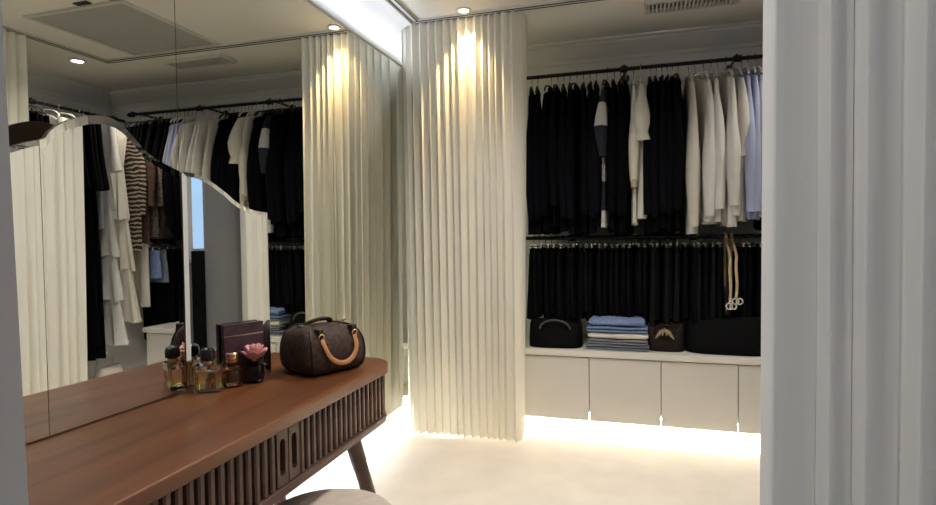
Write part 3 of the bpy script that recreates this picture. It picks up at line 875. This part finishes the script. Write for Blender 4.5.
vpanel((.109, .9825), (.1195, 1.390), centre_top, 0, bev=.022, dep=.0014, full=False)
wing_top = [(.0015, .660), (.025, .659), (.039, .657), (.054, .653), (.069, .647), (.084, .639), (.101, .628), (.118, .616), (.136, .603), (.147, .594), (.158, .584), (.179, .569), (.202, .558), (.230, .550), (.254, .546), (.2745, .544)]
vpanel((.1205, 1.3945), (.2365, 1.645), wing_top, 0)
left_top = [(.0015, .55), (.05, .556), (.10, .582), (.15, .616), (.18, .640), (.212, .663), (.228, .671), (.248, .680), (.270, .688), (.2785, .690)]
vpanel((.1015, .703), (.1089, .982), left_top, 0, full=False)

# ------------------------------------------------------------------ handbag
BU = Vector((.402, .916, 0)); BN = Vector((.916, -.402, 0))
t = thing('handbag', 'dark brown canvas handbag with tan leather handle on the far end of the table', 'handbag', (.372, 1.748, TZ), math.atan2(BU.y, BU.x))
# local: x along the long side, -y towards the room (front), z up
HL, HD, HH = .125, .100, .087
def bagpt(th, ph, o_=0.):
    e = .34
    sg = lambda v, p: math.copysign(abs(v)**p, v)
    x = sg(math.cos(ph), e)*sg(math.cos(th), e); y = sg(math.cos(ph), e)*sg(math.sin(th), e); z_ = sg(math.sin(ph), .55)
    tt = max(0, (z_+.2)/1.2)
    y *= 1 - .40*tt**2; x *= 1 - .10*tt**2
    zz = HH*(1 + z_)
    zz -= .014*max(0, z_)*(1 - x*x)       # sag of the top
    zz *= 1 - .13*max(0, x)**2 - .03*max(0, -x)**2      # the right shoulder has slumped
    return Vector((x*(HL+o_), y*(HD+o_), max(0.0, zz + o_*z_)))
bm = bmesh.new(); rings = []
for i in range(1, 28):
    ph = -PI/2 + PI*i/28
    rings.append([bagpt(2*PI*k/56, ph) for k in range(56)])
loft(bm, rings); obj('body', bm, M['canvas'], t, angle=180)
for s in (-1, 1):       # piping around each end
    bm = bmesh.new()
    pts = []
    for k in range(33):
        ph = -1.35 + 2.7*k/32
        pts.append(bagpt(PI/2*-1 + s*R(38), ph, .002))
    for k in range(33):
        ph = 1.35 - 2.7*k/32
        pts.append(bagpt(PI/2 - s*R(38), ph, .002))
    tube(bm, pts, .0032, 6); obj('piping', bm, M['canvas_dark'], t)
bm = bmesh.new(); tube(bm, [(x, .0, 2*HH - .010 - .014*(1-(x/HL)**2) + .004) for x in [-.10 + .02*k for k in range(11)]], .006, 8, .5); obj('zip', bm, M['canvas_dark'], t)
# front handle droops over the front, back handle lies over the top
bm = bmesh.new()
pts = []
for k in range(25):
    a = PI*k/24
    x = .066*math.cos(a); z_ = .122 - .082*math.sin(a)**.85
    pts.append((x, -.101 - .018*math.sin(a) + .014*max(0, (z_-.09)/.04), z_))
tube(bm, pts, .0085, 10, .45, up=(0, 1, .2)); h = obj('handle', bm, M['tan'], t)
for s in (-1, 1):
    bm = bmesh.new()
    c = Vector((s*.068, -.088, .130))
    tube(bm, [(c.x + .010*math.cos(a), c.y - .004*math.sin(a), c.z + .010*math.sin(a)) for a in [2*PI*k/16 for k in range(17)]], .0024, 6); obj('ring', bm, M['brass'], h)
    bm = bmesh.new(); bx(bm, s*.068-.010, s*.068+.010, -.090, -.060, .126, .156); obj('strap_tab', bm, M['canvas_dark'], h, bevel=.003)
bm = bmesh.new()
tube(bm, [(.056*math.cos(a) - .005, .040 - .045*math.sin(a), .150 + .028*math.sin(a)) for a in [PI*k/20 for k in range(21)]], .010, 10, .6); obj('handle', bm, M['canvas'], t)


# ------------------------------------------------------------------ perfumes by the right wing
WP = Vector((.119, 1.398)); WU = Vector((.421, .907)); WN = Vector((.907, -.421))
def wp(s, d): p = WP + WU*s + WN*d; return (p.x, p.y, TZ)
face = math.atan2(1.29, 1.46) - PI/2 + R(48)
# square amber bottle
t = thing('perfume_bottle', 'square amber perfume bottle with big black cap', 'perfume', wp(.036, .058), R(28), 'perfume bottles on the dressing table')
def rbox(bm, w_, d_, z0, z1, e=.3):
    n = 28
    rs = [[(w_*s_*math.copysign(abs(math.cos(a))**e, math.cos(a)), d_*s_*math.copysign(abs(math.sin(a))**e, math.sin(a)), z_) for a in [2*PI*k/n for k in range(n)]]
          for z_, s_ in [(z0, .94), (z0+.003, 1), (z1-.004, 1), (z1, .93)]]
    loft(bm, rs)
bm = bmesh.new(); rbox(bm, .038, .020, 0.0, .082); obj('glass_body', bm, M['glass'], t, angle=30)
bm = bmesh.new(); rbox(bm, .033, .0155, .012, .064); obj('liquid', bm, M['amber'], t, angle=30)
bm = bmesh.new(); lathe(bm, [(.012, .0822), (.014, .084), (.014, .094), (.012, .095)]); obj('collar', bm, M['brass'], t)
bm = bmesh.new(); lathe(bm, [(.016, .0955), (.021, .098), (.022, .115), (.019, .127), (.012, .132), (.001, .133)]); obj('cap', bm, M['black_gloss'], t)
# round-shouldered bottle
t = thing('perfume_bottle', 'round-shouldered perfume bottle with orange liquid and gold cap', 'perfume', wp(.112, .055), R(10), 'perfume bottles on the dressing table')
bm = bmesh.new(); lathe(bm, [(.020, 0), (.026, .003), (.027, .04), (.025, .058), (.016, .070), (.010, .074)]); obj('glass_body', bm, M['glass'], t, angle=30)
bm = bmesh.new(); lathe(bm, [(.018, .010), (.022, .012), (.0225, .040), (.020, .053), (.012, .060)]); obj('liquid', bm, M['amber_deep'], t, angle=30)
bm = bmesh.new(); lathe(bm, [(.010, .0745), (.018, .076), (.019, .083), (.014, .086), (.018, .090), (.018, .103), (.014, .107), (.001, .108)]); obj('cap', bm, M['rose_gold'], t, angle=30)
# flower-capped bottle
t = thing('perfume_bottle', 'plum glass perfume bottle with pink flower cap', 'perfume', wp(.184, .055), 0, 'perfume bottles on the dressing table')
bm = bmesh.new(); lathe(bm, [(.022, 0), (.030, .004), (.032, .03), (.029, .052), (.018, .064), (.010, .067)]); obj('glass_body', bm, M['plum_glass'], t, angle=30)
bm = bmesh.new(); lathe(bm, [(.010, .0675), (.011, .069), (.011, .080), (.008, .081)]); obj('collar', bm, M['rose_gold'], t)
fc = bmesh.new(); lathe(fc, [(.008, .0812), (.013, .086), (.012, .098), (.001, .102)]); flower = obj('flower_cap', fc, M['pink'], t)
for j, (n_, rad, zz, tilt, ph) in enumerate([(6, .036, .082, .75, 0), (5, .028, .096, 1.05, .4), (3, .012, .106, 1.2, .2)]):
    for k in range(n_):
        a = 2*PI*k/n_ + ph
        bm = bmesh.new(); bmesh.ops.create_uvsphere(bm, u_segments=12, v_segments=8, radius=1)
        mtx = Matrix.Translation((rad*math.cos(a)*.75, rad*math.sin(a)*.75, zz + .008)) @ Matrix.Rotation(a, 4, 'Z') @ Matrix.Rotation(-tilt, 4, 'Y') @ Matrix.Diagonal((rad*.62, rad*.55, .0045, 1))
        bmesh.ops.transform(bm, matrix=mtx, verts=bm.verts); obj('petal', bm, M['pink'], flower)
# plum gift carton leaning against the wing
p0 = wp(.166, .020)
t = thing('perfume_carton', 'flat dark plum perfume carton standing against the mirror wing', 'box', p0, math.atan2(WU.y, WU.x))
bm = bmesh.new(); bx(bm, -.066, .066, -.010, .010, 0, .188); obj('carton', bm, M['plum_card'], t, smooth=False, bevel=.0015)
bm = bmesh.new(); bx(bm, -.0655, .0655, -.0106, -.0100, .150, .153); obj('band', bm, M['rose_gold'], t, smooth=False)

# ------------------------------------------------------------------ world: bluish daylight outside
w = bpy.data.worlds.new('World'); scn.world = w; w.use_nodes = True
bg = w.node_tree.nodes['Background']; bg.inputs['Color'].default_value = (.42, .64, .95, 1); bg.inputs['Strength'].default_value = .75

# ------------------------------------------------------------------ camera
f_px, yaw, pitch, roll = 571.83, R(16.7273), R(1.6753), R(-.7396)
fw = Vector((-math.sin(yaw)*math.cos(pitch), math.cos(yaw)*math.cos(pitch), -math.sin(pitch)))
rt = Vector((math.cos(yaw), math.sin(yaw), 0)); up = rt.cross(fw)
r2 = rt*math.cos(roll) + up*math.sin(roll); u2 = -rt*math.sin(roll) + up*math.cos(roll)
cam = bpy.data.cameras.new('camera'); cam.sensor_width = 36; cam.lens = f_px/936*36; cam.clip_start = .02
co = bpy.data.objects.new('camera', cam); COL.objects.link(co)
co.matrix_world = Matrix(((r2.x, u2.x, -fw.x, 1.4284), (r2.y, u2.y, -fw.y, 0), (r2.z, u2.z, -fw.z, 1.2579), (0, 0, 0, 1)))
scn.camera = co
scn.view_settings.view_transform = 'Standard'; scn.view_settings.look = 'None'
scn.view_settings.exposure = 0.72; scn.view_settings.gamma = 1.0
scn.cycles.max_bounces = 14; scn.cycles.glossy_bounces = 8; scn.cycles.transmission_bounces = 10; scn.cycles.diffuse_bounces = 6
scn.cycles.caustics_reflective = False; scn.cycles.caustics_refractive = False; scn.cycles.sample_clamp_indirect = 6
scn.cycles.use_denoising = True
